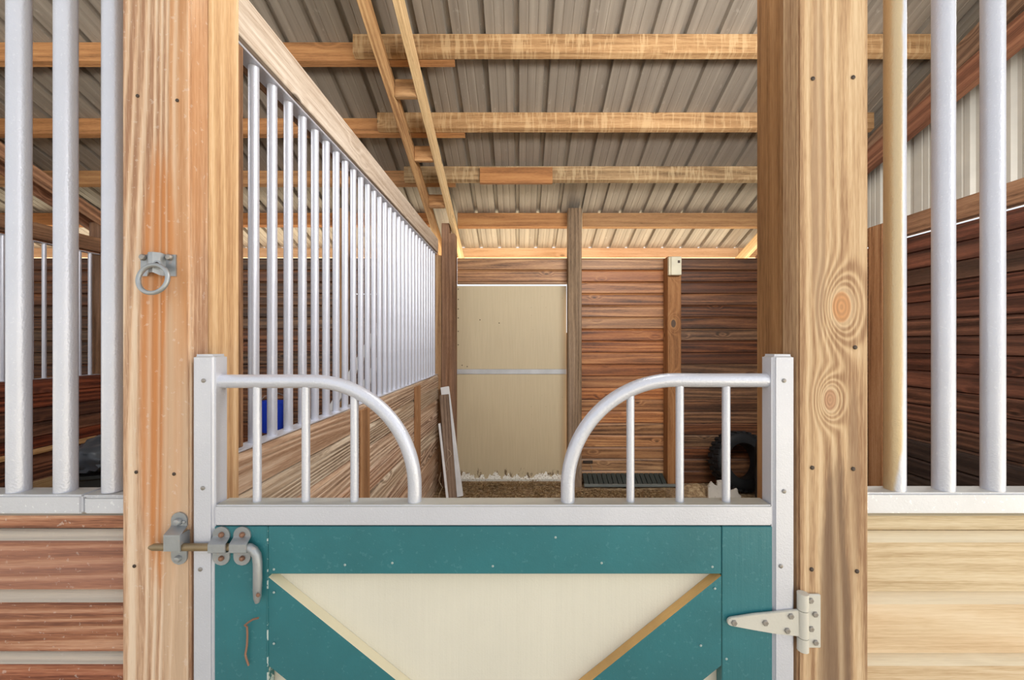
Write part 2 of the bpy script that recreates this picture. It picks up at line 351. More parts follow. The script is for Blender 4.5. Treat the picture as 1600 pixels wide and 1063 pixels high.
def dirt_mat(name, cols, scale):
    m = NT(name); tc = m.n('TexCoord').outputs['Object']
    n = m.noise(tc, scale, 8, .7)
    c = m.ramp(n, [(.32, lin(cols[0])), (.5, lin(cols[1])), (.68, lin(cols[2]))])
    m.set(m.b.inputs['Base Color'], c); m.b.inputs['Roughness'].default_value = .95
    m.set(m.b.inputs['Normal'], m.n('Bump', {'Strength': .6, 'Distance': .02, 'Height': n}).outputs[0])
    return m.m
M['dirt'] = dirt_mat('dirt_floor', [(92, 70, 50), (150, 124, 92), (196, 174, 138)], 26.0)
M['ground'] = dirt_mat('outside_ground', [(178, 168, 146), (204, 194, 170), (222, 214, 194)], 2.0)

# ------------------------------------------------------------------ ground, floor, roof
XL, XR = -8.35, 3.05       # the two gable walls
YB = 4.44                  # inner face of the back wall
def grid(name, x0, x1, y0, y1, nx, ny, fn, mat, **kw):
    bm = bmesh.new(); V = [[bm.verts.new((x0+(x1-x0)*i/nx, y0+(y1-y0)*j/ny, fn(x0+(x1-x0)*i/nx, y0+(y1-y0)*j/ny))) for i in range(nx+1)] for j in range(ny+1)]
    for j in range(ny):
        for i in range(nx): bm.faces.new((V[j][i], V[j][i+1], V[j+1][i+1], V[j+1][i]))
    return tag(finish(bm, name, mat, None, (0, 0, 0), True), **kw)
from mathutils import noise as mn
def fl(x, y):
    e = min(1, max(0, (4.45-y)/.1))*min(1, max(0, (y-1.2)/.3))
    return .012*e*(1+mn.noise((x*2.5, y*2.5, 0)))+.01*e*mn.noise((x*9, y*9, 3))+.004*e*mn.noise((x*30, y*30, 3))
grid('floor', XL, XR, .85, 4.6, 380, 125, fl, M['dirt'], kind='structure')
grid('ground', -30, 26, -14, 24, 8, 8, lambda x, y: -.02, M['ground'], kind='structure')
# ribbed roof sheets: majors every 0.2286 m, two low ribs between
ceiling = empty('ceiling', (0, 2.3, roof(2.3)), kind='structure')
def rib_profile(x0, nr, x1max, up=.036, rib=.2286):
    pts = []
    for k in range(nr):
        xc = x0+rib*k
        pts += [(xc-.024, 0), (xc-.015, up), (xc+.015, up), (xc+.024, 0)]
        for q in (.082, .146):
            pts += [(xc+q-.006, 0), (xc+q-.003, .004), (xc+q+.003, .004), (xc+q+.006, 0)]
    return pts
RY0, RY1 = -.5, 5.1
def ribbed(name, pts, f0, f1, th, nrm, mat, parent, loc):
    bm = bmesh.new(); rows = []
    for (f, t) in ((f0, 0), (f1, 0), (f1, th), (f0, th)):
        rows.append([bm.verts.new(Vector(f(u, w+t))-Vector(loc)) for (u, w) in pts])
    for a in range(4):
        A, B = rows[a], rows[(a+1) % 4]
        for i in range(len(pts)-1): bm.faces.new((A[i], A[i+1], B[i+1], B[i]))
    bm.faces.new([rows[a][0] for a in range(4)]); bm.faces.new([rows[a][-1] for a in range(4)])
    return finish(bm, name, mat, parent, loc)
nx = 0; x0 = -.026-.2286*37
while x0 < XR-.05:
    pts = rib_profile(x0, 4, XR); pts = [p for p in pts if p[0] < XR+.12]; pts.append((min(x0+.2286*4-.018, XR+.12), 0))
    pts = sorted(set(pts)); lift = .0016*(nx % 2)
    ribbed('roof_panel', pts, lambda u, w, l=lift: (u, RY0, roof(RY0)+w+l), lambda u, w, l=lift: (u, RY1, roof(RY1)+w+l), .001, None, M['roof'], ceiling, (x0+.45, 2.3, roof(2.3)))
    x0 += .2286*4; nx += 1

# ------------------------------------------------------------------ log siding helper
PITCH = .1305
def plank(axis, a0, a1, face, back_dir, z, mat, parent, h=PITCH, t=.035, name='plank'):
    """face: coordinate of the visible face; back_dir +1 when the body lies beyond it"""
    k = h/PITCH
    pr = [(t, 0), (.010, 0), (.0, .005), (0, .108*k), (.004, .114*k), (.013, .1275*k), (.030, .1278*k), (.030, h), (t, h)]
    prof = [(face+back_dir*u, z+v) for u, v in pr]
    return prism(name, prof, axis, a0, a1, mat, parent)
def siding(axis, a0, a1, face, bd, ztop, zbot, mat, parent, rows=None, **kw):
    z = ztop
    out = []
    while z > zbot+.01:
        h = min(PITCH, z-zbot)
        out.append(plank(axis, a0, a1, face, bd, z-h, mat, parent, h=h)); z -= PITCH
    return out

# ------------------------------------------------------------------ back wall
wb_ = empty('wall_back', (0, YB, 0), kind='structure')
WT = CH+.933
DX0, DX1, DT = X(713, 4.47), X(885, 4.47), H(444, YB)        # back doorway
box('backing', .66, 1.57, YB+.034, YB+.040, .03, WT, M['wall_dark'], wb_, 0) if False else None
siding('x', -.69, .64, YB, 1, WT, DT, M['wall_back'], wb_)
siding('x', .60, 1.60, YB, 1, WT, .0, M['wall_back'], wb_)
siding('x', 1.60, XR-.001, YB, 1, WT, .0, M['wall_dark'], wb_)  # corner gloom painted in: same siding in a darker wood colour
# neighbour stall on the left, with a slit of daylight over its own boarded door
siding('x', -4.45, -1.93, YB, 1, WT, .0, M['wall_dark'], wb_)
siding('x', -1.93, -.83, YB, 1, WT, CH+.541, M['wall_dark'], wb_)
siding('x', -1.93, -.83, YB, 1, CH+.530, .0, M['wall_dark'], wb_)
siding('x', XL, -4.52, YB, 1, WT, .0, M['wall_dark'], wb_)
box('jamb', DX0-.012, DX0+.006, YB-.01, YB+.05, .0, DT, M['batten'], wb_)
# fascia at the eave, beyond the wall
box('threshold', DX0, .66, YB+.0, YB+.05, -.03, .022, M['dirt'], wb_, 0)
d1 = empty('door_1', ((DX0+DX1)/2, 4.49, .03), kind='structure')
dz = lambda py: H(py, 4.47)
box('slit_blocker', DX1+.002, DX1+.03, 4.475, 4.50, .03, dz(520), M['post_in'], d1, .002)  # strip added to cut off the lower part of the daylight slit
box('door_panel', DX0+.004, DX1, 4.47, 4.50, dz(577), dz(447.1), door_mat('door_upper', None), d1, .002)
pz0, pz1 = dz(749), dz(585)
box('door_panel', DX0+.004, DX1, 4.47, 4.50, pz0, pz1, door_mat('door_lower', -(pz1-pz0)/2), d1, .002)
box('door_rail', DX0+.004, DX1, 4.462, 4.50, dz(585)+.001, dz(577)-.001, paint('door_rail_metal', (196, 198, 200), .4, .3), d1, .003)
box('door_channel', DX0+.004, DX1, 4.445, 4.50, dz(757), dz(749)-.001, paint('door_channel_metal', (206, 204, 196), .5, .2, chips=((150, 136, 112), .72)), d1, .003)
for px, py in [(716, 452), (716, 468), (716, 483), (716, 497), (716, 518), (716, 539), (722, 571), (730, 573), (750, 500), (780, 505)]:
    ballhead('rivet', P(px, py, 4.469), .006, M['screw'], d1)

# ------------------------------------------------------------------ posts on the back wall
def post(x0, x1, y0, y1, z0, z1, mat, label, cat='post', name='wooden_post', group=None):
    return tag(box(name, x0, x1, y0, y1, z0, z1, mat, None, .005), label, cat, group)
pz = roof(4.43)-.275
tag(prism('wooden_post', [(-.835, 0), (-.69, 0), (-.69, pz), (-.752, pz), (-.752, pz+.11), (-.835, pz+.11)], 'y', 4.29, 4.43, M['post_in'], None, bev=.004), 'brown wooden post between the grille partition and the cream back door', 'post')
post(X(888, 4.3), X(909, 4.3), 4.30, 4.435, 0, roof(4.35)-.03, M['post_in'], 'weathered brown post right of the cream back door, reaching up to the roof beam')
p3 = post(X(1043.5, 4.3), X(1064.5, 4.3), 4.30, 4.435, 0, CH+.92, M['post_orange'], 'knotty orange-brown post on the back wall below the small cream box')
post(-1.99, -1.87, 4.30, 4.435, 0, roof(4.35)-.03, M['batten'], 'tan post on the back wall of the left neighbouring stall, seen through the partition bars')
# cream junction box on top of the knotty post
jb = empty('junction_box', P(1055, 430, 4.29), 'small cream electrical box fixed at the top of the knotty post', 'box')
box('body', X(1045.5, 4.25), X(1062, 4.25), 4.255, 4.30, H(430, 4.25), H(401, 4.25), M['boxp'], jb, .006)
box('cover', X(1048.5, 4.24), X(1065, 4.24), 4.235, 4.255, H(430, 4.24), H(401, 4.24), M['boxp'], jb, .006)
box('knockout', X(1059, 4.234), X(1062.5, 4.234), 4.230, 4.236, H(411, 4.234), H(407, 4.234), M['screw'], jb, .001)

# ------------------------------------------------------------------ right gable wall
wr = empty('wall_right', (XR, 2.6, 0), kind='structure')
def sidingY(y0, y1, zt, zb, mat, face=XR, bd=1): 
    siding('y', y0, y1, face, bd, zt, zb, mat, wr)
GT = CH+.835
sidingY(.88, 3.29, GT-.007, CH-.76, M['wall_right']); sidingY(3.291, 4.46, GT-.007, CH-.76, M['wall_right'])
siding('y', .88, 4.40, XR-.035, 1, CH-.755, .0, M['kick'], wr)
box('top_plate', XR-.04, XR+.03, .86, 4.48, GT+.004, CH+.985, M['beam_dk'], wr)
pts = []
yy = .86
while yy < 5.0:
    pts += [(yy, 0), (yy+.02, .018), (yy+.045, .018), (yy+.065, 0)]
    for q in (.1, .15): pts += [(yy+q, 0), (yy+q+.005, .003), (yy+q+.012, .003), (yy+q+.017, 0)]
    yy += .2286
prof = pts
for k in range(5):
    seg = [p for p in prof if .86+k*.9144-.001 <= p[0] <= .86+(k+1)*.9144+.001]
    if len(seg) < 3: continue
    ribbed('siding_panel', seg, lambda u, w: (XR+.035+w, u, CH+.95), lambda u, w: (XR+.035+w, u, roof(u)-.002), .001, None, M['gable'], wr, (XR+.04, seg[0][0], CH+1.2))
post(XR-.145, XR-.042, 3.22, 3.355, 0, CH+.955, M['batten'], 'brown post against the right end wall beside the right bars')
# left gable (far end of the barn)
wl = empty('wall_left', (XL, 2.6, 0), kind='structure')
siding('y', .88, 4.46, XL, -1, CH+.933, 0, M['part_far'], wl)
prism('gable_sheet', [(.86, CH+.93), (4.98, CH+.93), (4.98, roof(4.98)-.003), (.86, roof(.86)-.003)], 'x', XL-.01, XL-.002, M['gable'], wl)

# ------------------------------------------------------------------ purlins, rafters, fascia
def purlin(xa, xb, yb, mat, label, th=.04, D=.13, group=None, zoff=0):
    z = lambda y: roof(y)
    prof = [(yb-th, z(yb-th)-D), (yb, z(yb)-D), (yb, z(yb)-.002), (yb-th, z(yb-th)-.002)]
    return tag(prism('purlin', prof, 'x', xa, xb, mat, None), label, 'beam', 'purlins under the roof sheets')
Y1, Y2, Y3 = 2.788, 3.34, 3.868
purlin(X(555, Y1), XR-.14, Y1, M['purlin'], 'saw-marked roof purlin nearest the camera, the uppermost in the picture, right of the paired rafters')
purlin(X(592, Y2), XR-.14, Y2, M['purlin'], 'saw-marked roof purlin second from the top of the picture, right of the paired rafters')
purlin(X(633, Y3), XR-.14, Y3, M['purlin'], 'roof purlin carrying the orange splice board, third from the top on the right')
purlin(XL+.01, X(711, Y1+.05), Y1+.05, M['purlin_o'], 'orange roof purlin over the left stall, the uppermost, lapped behind the saw-marked one')
purlin(XL+.01, X(727, Y2+.05), Y2+.05, M['purlin_o'], 'orange roof purlin over the left stall, second from the top, lapped at the rafters')
purlin(XL+.01, X(712, Y3+.05), Y3+.05, M['purlin_o'], 'orange roof purlin over the left stall, third from the top, lapped at the rafters')
purlin(-.687, X(886.5, 4.44), 4.484, M['purlin_o'], 'orange beam under the bright eave between the two tall back posts', D=.15)
purlin(X(910.5, 4.44), 2.925, 4.484, M['purlin_o'], 'orange beam under the bright eave right of the tall back post', D=.15)
purlin(XL+.01, -.99, 4.484, M['purlin_o'], 'orange beam under the eave over the left stall', D=.135)
tag(box('splice_board', X(750, Y3-.05), X(863, Y3-.05), Y3-.075, Y3-.041, H(286, Y3-.08), H(261, Y3-.08), M['purlin_o'], None, .002), 'short orange splice board nailed on the third roof purlin', 'board')
def fascia(xa, xb, label): return tag(box('fascia_board', xa, xb, 5.06, 5.10, H(402.5, 5.06), H(387.5, 5.06)-.0, M['fascia'], None, .002), label, 'board')
fascia(-.755, X(1154, 5.06), 'pale fascia board at the eave, seen above the back wall')
fascia(X(1154.5, 5.06), XR, 'short pale fascia board at the right end of the eave')
fascia(XL, -.757, 'pale fascia board at the eave of the left stall, seen behind the partition bars')
def rafter(name, x0, x1, y0, y1, Dt, Db, mat, label, slope=.4, yaw=0, zref=None, cat='rafter', group=None):
    # local box along y then tilted: keep grain on its own axis
    z = (lambda y: roof(y)) if zref is None else zref
    L = math.hypot(y1-y0, z(y1)-z(y0)); h = (Db-Dt)*(y1-y0)/L
    bm = bmesh.new(); bmesh.ops.create_cube(bm, size=1)
    for v in bm.verts: v.co = Vector((v.co.x*(x1-x0), v.co.y*L, v.co.z*h))
    bmesh.ops.bevel(bm, geom=list(bm.edges), offset=.003, segments=1, affect='EDGES')
    o = finish(bm, name, mat, None, ((x0+x1)/2, (y0+y1)/2, (z(y0)+z(y1))/2-(Dt+Db)/2))
    o.rotation_euler = (math.atan2(z(y1)-z(y0), y1-y0), 0, yaw)
    return tag(o, label, cat, group)
rafter('rafter', -.745, -.700, .9, 5.05, .137, .262, M['rafter_pale'], 'pale rafter, the right one of the pair above the grille partition', yaw=-.004)
rafter('rafter', -.958, -.908, .9, 4.95, .137, .262, M['rafter'], 'orange-brown rafter, the left one of the pair above the grille partition')
for k, y in enumerate((2.93, 3.475, 4.02)):
    nm = ('topmost', 'middle', 'lowest')[k]
    tag(box('spacer_block', -.906, -.748, y-.02, y+.02, roof(y)-.258, roof(y)-.13, M['block'], None, .003), 'small wooden spacer block between the paired rafters, the %s of the three in the picture' % nm, 'block', 'spacer blocks between the paired rafters')
rafter('rafter', 2.93, 2.985, .9, 4.98, .137, .29, M['rafter_dk'], 'brown rafter along the right end wall, its top edge under the bright roof sheets')
rafter('brace_beam', 2.86, 2.925, .9, 4.28, 0, .16, M['rafter_dk'], 'rough brown brace beam under the rafter at the right end wall', zref=lambda y: CH+1.58+(3.34-y)*.287+0)
rafter('rafter_tail', 2.70, 2.75, 4.50, 5.055, .137, .262, M['rafter_pale'], 'short pale rafter tail at the right end of the eave')
rafter('rafter', -4.46, -4.41, .9, 5.05, .137, .262, M['rafter_dk'], 'brown rafter over the far left partition, nearer of two')
rafter('rafter', -4.66, -4.61, .9, 5.05, .137, .262, M['rafter_dk'], 'brown rafter over the far left partition, farther of two')

# ------------------------------------------------------------------ stall partitions with vertical bars
def partition(xc, face, y0, y1, ys, n, mats, label, battens, boards_y0, halfbars=False):
    t = empty('stall_partition', (xc, (y0+y1)/2, 0), label, 'partition')
    zt, zb = CH+.858, CH-.338
    zt = CH+.932
    box('top_beam', face-.04, face, y0, y1, CH+.955, CH+1.10, mats[0], t)
    box('beam_edge', face-.10, face-.04, y0, y1, CH+.94, CH+1.09, M['beam_dk'], t)
    box('top_rail', xc-.03, xc+.026, y0, y1, zt, zt+.008, M['bar'], t, .001)
    box('bottom_rail', xc-.03, xc+.028, y0, y1, zb-.006, zb, M['bar'], t, .001)
    box('bottom_rail', xc-.03, xc-.024, y0, y1, zb-.03, zb-.006, M['bar'], t, .001)
    bmn = 14; me = None
    for k in range(n):
        y = ys+k*.1016
        if y > y1-.02: break
        if me is None:
            o = tube('bar', [(xc, y, zb+.0), (xc, y, zt)], .0165, M['bar'], t, bmn); me = o.data
        else: link('bar', me, M['bar'], t, (xc, y, zb))
    siding('y', boards_y0, y1, face, -1, zb-.007, .0, mats[1], t)
    for (a, b) in battens: box('batten', face+.0005, face+.012, a, b, .0, zb-.03, M['batten'], t)
    return t
pt = partition(-.90, -.868, .962, 4.285, 1.36-.1016*3, 40, (M['beam_pale'], M['part']), 'weathered plank partition topped by a grille of silver bars, left of the doorway', [(2.17, 2.30), (3.30, 3.48)], .962)
box('jamb', -.93, -.872, 1.16, 1.27, CH-.33, CH+.93, M['post_in'], pt)
box('jamb', -.925, -.84, 4.29, 4.38, 0, CH+.93, M['batten'], pt)
p2 = partition(-4.50, -4.44, .962, 4.285, 1.06, 40, (M['beam_dk'], M['part_far']), 'far left partition of dark stained planks and thin silver bars', [], .962)
post(-4.60, -4.46, 4.29, 4.43, 0, roof(4.43)-.155, M['post_in'], 'brown post at the back end of the far left partition')
tag(box('wooden_rail', -4.435, -4.40, 1.0, 4.2, CH-1.02, CH-.975, M['tan_sheet'], None, .002), 'tan wooden rail running along the far left partition', 'rail')
tag(box('plywood_sheet', -4.435, -4.33, 1.0, 4.1, .025, CH-1.27, M['tan_sheet'], None, .002), 'tan wooden sheet along the foot of the far left partition', 'board')

# ------------------------------------------------------------------ front posts
ZP = .81
lx0, lx1 = X(189.5, ZP), X(297, ZP); rx0, rx1 = X(1247, ZP), X(1358, ZP)
TOP = roof(.96)-.30
fpl = empty('front_post', ((lx0+lx1)/2, .88, 0), 'orange-streaked square front post left of the gate, carrying the tie ring', 'post')
zc = CH
def fpost(x0, x1, mf, ms, root):
    o = box('front_board', x0, x1, ZP, ZP+.050, 0, TOP, mf, root, .004, seg=2)
    # move the origin to eye level so the stains sit where they should
    d = o.location.z-zc
    for v in o.data.vertices: v.co.z += d; v.co.y += 0
    o.location.z -= d
    box('rear_board', x0+.001, x1-.001, ZP+.054, ZP+.145, 0, TOP, ms, root, .004)
    return o
def shiftmat(): pass
fpost(lx0, lx1, post_l, side_l, fpl)
fpr = empty('front_post', ((rx0+rx1)/2, .88, 0), 'knotty tan square front post right of the gate, carrying the hinge', 'post')
fpost(rx0, rx1, post_r, side_r, fpr)
for px, py in [(215, 150), (277, 157), (213, 738), (272, 741), (210, 885)]:
    ballhead('screw', P(px, py, ZP-.0005), .0035, M['screw'], fpl)
for px, py in [(1270, 123), (1333, 121), (1336, 543), (1269, 731), (1333, 733), (1268, 890), (1339, 893)]:
    ballhead('screw', P(px, py, ZP-.0005), .0042, M['screw'], fpr)

# ------------------------------------------------------------------ front walls with bars
def front(xa, xb, barx, mat, label, seam):
    t = empty('bar_grille', ((xa+xb)/2, .87, H(803, .84)), label, 'grille')
    w = empty('wall_front', ((xa+xb)/2, .87, 0), kind='structure')
    Zs = .84; zt = H(773, Zs); zb = H(803.5, Zs)
    if seam:
        xs = X(130, Zs)
        box('sill', xa, xs, Zs-.004, .885, zb+.001, zt, M['sill'], t, .004, seg=2)
        box('sill', xs+.0005, xb, Zs, .885, zb, zt-.006, M['sill'], t, .003, seg=2)
        box('sill_flange', xs+.0005, xb-.002, Zs-.003, .883, zt-.0055, zt-.001, M['sill'], t, .002, seg=2)
    else:
        box('sill', xa, xb, Zs, .885, zb+.0, zt+.003, M['sill'], t, .004, seg=2)
    box('head_rail', xa, xb, Zs, .885, CH+.96, CH+1.0, M['sill'], t, .004)
    box('head_beam', xa, xb, Zs, .885, CH+1.001, CH+1.15, M['purlin_o'], t, .004)
    me = None
    for i, (bx, mm) in enumerate(barx):
        o = tube('bar', [(0, 0, 0), (0, 0, CH+.96-zt)], .0188, mm, t, 24) if me is None else link('bar', me, None, t)
        if me is None: me = o.data
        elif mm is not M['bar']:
            o.data = me.copy(); o.data.materials.clear(); o.data.materials.append(mm); o['label'] = 'bar beside the right front post, wood reflection painted on its left side'
        o.location = Vector((bx, .863, zt+(.003 if not seam else 0)))-wloc(t)
    z = zb-.001; first = True
    while z > .02:
        hgt = min(z-.0, (seam or .0325) if first else PITCH)
        h2 = H(803.5, .85)-H(834 if not seam else 831, .85) if first else hgt
        if first:
            plank('x', xa, xb, .85, 1, z-h2, mat, w, h=h2); z -= h2; first = False
        else:
            if z < PITCH: plank('x', xa, xb, .85, 1, 0, mat, w, h=z); break
            plank('x', xa, xb, .85, 1, z-PITCH, mat, w); z -= PITCH
    return t
lb = [(X(176, .863)+.002, M['bar'])]+[(X(103, .863)-k*.1005, M['bar']) for k in range(34)]
front(-4.40, lx0-.0005, lb, M['front_l'], 'silver bars on a stepped sill left of the gate, above reddish siding', True)
rb = [(X(1474, .863), M['bar']), (X(1398, .863), M['bar_post_reflection'])]+[(X(1551, .863)+k*.105, M['bar']) for k in range(18)]
front(rx1+.0005, XR-.06, rb, M['front_r'], 'white bars on a plain white sill right of the gate, above pale siding', False)

# ------------------------------------------------------------------ the gate
Zg = .80; g0, g1 = X(299, Zg), X(1243, Zg)
gate = empty('stall_gate', ((g0+g1)/2, .82, .06), 'teal and cream cross-braced stall gate with a silver frame and two curved top rails', 'gate')
gz = lambda py: H(py, Zg)
Zb = Zg+.042
GT_, GB = gz(554), .06
box('stile', g0, X(334, Zg), Zg, Zb, GB, GT_, M['frame'], gate, .006, seg=3)
box('stile', X(1208, Zg), g1, Zg, Zb, GB, GT_, M['frame'], gate, .006, seg=3)
railm = M['frame']
box('rail', X(334.3, Zg), X(1207.7, Zg), Zg+.0, Zb, gz(822), gz(790), railm, gate, .003, seg=2)
box('rail', X(334.3, Zg), X(1207.7, Zg), Zg+.0, Zb, GB, GB+.04, railm, gate, .003, seg=2)
Zt = Zg+.022; tz = lambda py: H(py, Zt); tx = lambda px: X(px, Zt)
def curve(xa, xc, a, b, sgn, y0=596, yc=761, yend=787):
    pts = [(tx(xa), Zt, tz(y0))]
    for k in range(1, 4): pts.append((tx(xa+(xc-xa)*k/4), Zt, tz(y0)))
    for k in range(25):
        th = math.pi/2*k/24
        pts.append((tx(xc+sgn*a*math.sin(th)), Zt, tz(yc-b*math.cos(th))))
    pts.append((tx(xc+sgn*a), Zt, tz(yend))); return pts
tube('curved_rail', curve(334.5, 488, 160, 165, 1), .0138, M['bar'], gate, 24)
tube('curved_rail', curve(1207.5, 1055, 168, 167, -1, 594.5), .0142, M['bar'], gate, 24)
def yat(x, xc, a, b, y0=596, yc=761):
    u = abs(x-xc)/a; return y0 if u <= 0 else yc-b*math.sqrt(max(0, 1-u*u))
for x in (402, 478, 554):
    yt = yat(x, 488, 160, 165) if x > 488 else 596
    tube('gate_bar', [(tx(x), Zt, gz(790)), (tx(x), Zt, tz(yt))], .008, M['bar'], gate, 16)
for x in (985, 1062, 1134.5):
    yt = yat(x, 1055, 168, 167, 594.5) if x < 1055 else 594.5
    tube('gate_bar', [(tx(x), Zt, gz(790)), (tx(x), Zt, tz(yt))], .008, M['bar'], gate, 16)
# boards
Zf = Zg+.003
box('cream_panel', X(330, Zg), X(1212, Zg), Zg+.028, Zg+.038, GB+.03, gz(824), M['cream'], gate, 0)
box('teal_board', X(334.8, Zf), X(417.6, Zf), Zf, Zf+.024, GB+.042, H(823.2, Zf), M['teal'], gate, .0015)
box('teal_board', X(1128.3, Zf), X(1207.2, Zf), Zf, Zf+.024, GB+.042, H(823.2, Zf), M['teal'], gate, .0015)
box('teal_board', X(418.6, Zf), X(1127.4, Zf), Zf, Zf+.024, H(897.5, Zf), H(823.2, Zf), M['teal_h'], gate, .0015)
yb = 1612
sf = box('seam_filler', X(417.2, Zf), X(419.0, Zf), Zf-.0004, Zf+.02, GB+.042, H(823.4, Zf), paint('seam_chips', (190, 204, 200), .6, chips=((44, 110, 116), .58)), gate, 0)
box('teal_board', X(418.6, Zf), X(1127.4, Zf), Zf, Zf+.024, GB+.042, H(yb, Zf), M['teal_h'], gate, .0015)
def brace(pts, edge_mat, topedges, lab):
    prof = [(X(px, Zf+.001), H(py, Zf+.001)) for px, py in pts]
    o = prism('teal_brace', prof, 'y', Zf+.001, Zf+.0245, M['teal_h'], gate)
    o.data.materials.append(edge_mat)
    for p in o.data.polygons:
        if abs(p.normal.y) < .5: p.material_index = 1
    o['label'] = lab
    return o
brace([(1127, 900), (1127, 1040), (419.2, 1611), (419.2, 1472)], M['raw_edge'], 0, 'teal brace with a bare wood edge')
# the other diagonal is cut where it meets the first
def ln(p, q, x): return p[1]+(q[1]-p[1])*(x-p[0])/(q[0]-p[0])
def isect(p, q, r, s):
    for i in range(1):
        a = (q[1]-p[1])/(q[0]-p[0]); b = (s[1]-r[1])/(s[0]-r[0]); x = (r[1]-p[1]+a*p[0]-b*r[0])/(a-b); return (x, p[1]+a*(x-p[0]))
U1, U2 = ((1127, 900), (419.2, 1472)), ((1127, 1040), (419.2, 1611))
V1, V2 = ((419.2, 902), (1127, 1474)), ((419.2, 1040), (1127, 1611))
e = 1.5
A = isect(*V1, *U1); B = isect(*V2, *U1); Cc = isect(*V1, *U2); D = isect(*V2, *U2)
brace([V1[0], (A[0]-e, A[1]-e), (B[0]-e, B[1]-e), V2[0]], M['cream_edge'], 0, 'teal brace with a cream painted edge')
brace([(Cc[0]+e, Cc[1]+e), V1[1], V2[1], (D[0]+e, D[1]+e)], M['cream_edge'], 0, 'lower teal brace with a cream painted edge')
for px, py in [(318, 595), (317, 763), (313, 890), (1225, 595), (1225, 768), (1220, 885)]:
    ballhead('screw', P(px, py, Zg-.0003), .0042, M['bolt'], gate)
for px, py in [(539, 883), (613, 880), (770, 885), (940, 880), (1113, 886), (868, 840), (428, 890), (428, 926), (428, 1006), (1117, 920), (1095, 1009), (1135, 1030)]:
    ballhead('nail', P(px, py, Zf-.0003), .0024, paint('nail_pale', (158, 176, 174), .5) if (px, py) == (539, 883) else bpy.data.materials['nail_pale'], gate)
# strap hinge
hg = box('hinge', X(1263, .80), X(1285.4, .80), .8035, .8095, H(1014, .803), H(930, .803), M['hinge'], gate, .002)
zq = lambda px, py: (X(1120+px/7.085, .797), H(900+py/7.085, .797))
prism('hinge_strap', [zq(*q) for q in [(112, 505), (118, 478), (140, 460), (400, 418), (895, 370), (905, 662), (620, 630), (400, 592), (150, 545), (120, 530)]], 'y', .7935, .7995, M['hinge'], gate, bev=.001)
bx = X(1255.5, .795)
for a, b in ((930.5, 956), (957, 999), (1000, 1020.5)):
    tube('hinge_knuckle', [(bx, .797, H(a, .79)), (bx, .797, H(b, .79))], .0102, M['hinge'], gate, 24)
for a, b in [(1050, 285), (1100, 438), (1055, 600), (1105, 752)]:
    hexhead('bolt', (X(1120+a/7.085, .80), .8033, H(900+b/7.085, .80)), .0056, M['bolt'], gate)
for a, b in [(185, 513), (530, 513), (812, 440), (772, 600)]:
    hexhead('bolt', (X(1120+a/7.085, .795), .7935, H(900+b/7.085, .795)), .0058, M['bolt'], gate)
# sliding latch on the gate
def lobe(name, cx, y0, y1, hw, ysad0, ysad1, zface, out, mat, parent, skew=0):
    """strap with round ends and a raised saddle; pixel units"""
    zs = zface; bm = bmesh.new(); rows = []
    N = 40
    for k in range(N+1):
        y = y0+(y1-y0)*k/N
        d = min(y-y0, y1-y); w = hw*math.sqrt(max(0.0, 1-(1-min(1, d/hw))**2)) if d < hw else hw
        w = max(w, .5)
        s = max(0, min(1, (y-ysad0+5)/6))*max(0, min(1, (ysad1+5-y)/6)); s = s*s*(3-2*s)
        zz = zs-out*s; x = cx+skew*s
        rows.append([bm.verts.new((X(x-w, zs), zz, H(y, zs))), bm.verts.new((X(x+w, zs), zz, H(y, zs))),
                     bm.verts.new((X(x+w, zs), zz+.003, H(y, zs))), bm.verts.new((X(x-w, zs), zz+.003, H(y, zs)))])
    for a, b in zip(rows, rows[1:]):
        for i in range(4): bm.faces.new((a[i], a[(i+1) % 4], b[(i+1) % 4], b[i]))
    bm.faces.new(rows[0]); bm.faces.new(rows[-1])
    c = Vector((X(cx, zs), zs, H((y0+y1)/2, zs)))
    for v in bm.verts: v.co -= c
    o = finish(bm, name, mat, parent, c, True)
    return o
rz = .7926
lz = Zf-.0032
q = lambda u, v: (220+u/5.905, 780+v/5.905)
for cx in (740, 932):
    px = 220+cx/5.905
    s_ = lobe('latch_strap', px, 823.5, 884, 13.2, 844, 858, lz, .0178, M['galv'], gate, skew=3)
    for py in (835.5, 872.5): ballhead('rivet', P(px+1, py, lz-.0003), .0052, M['rust'], s_, 1.0)
rod_y = 855.3
tube('latch_rod', [P(233, rod_y+.5, rz), P(240, rod_y, rz), P(300, rod_y, rz), P(345, rod_y, rz), P(382, rod_y, rz)], [.003, .0068, .0072, .0072, .0072], M['rod'], gate, 16)
hp = [(380, 855.3), (390, 856), (396, 860), (401, 868), (402.5, 880), (402.5, 905), (402, 922), (402, 934), (402, 942)]
tube('latch_handle', [P(a, b, rz-.001) for a, b in hp], [.0082]*6+[.0078, .007, .004], M['galv'], gate, 16)
ballhead('handle_hole', P(403.5, 930, rz-.0088), .004, M['rust'], gate)
tube('hook', [P(320+a/7.992, 930+b/7.992, z) for a, b, z in [(668, 288, .785), (600, 305, .787), (540, 345, .79), (500, 378, .795), (528, 400, .796), (532, 500, .797), (528, 620, .798), (515, 700, .798), (506, 745, .798), (520, 800, .798), (548, 880, .798)]], .0019, M['rust'], gate, 10)['label'] = 'bent rusty wire hook'
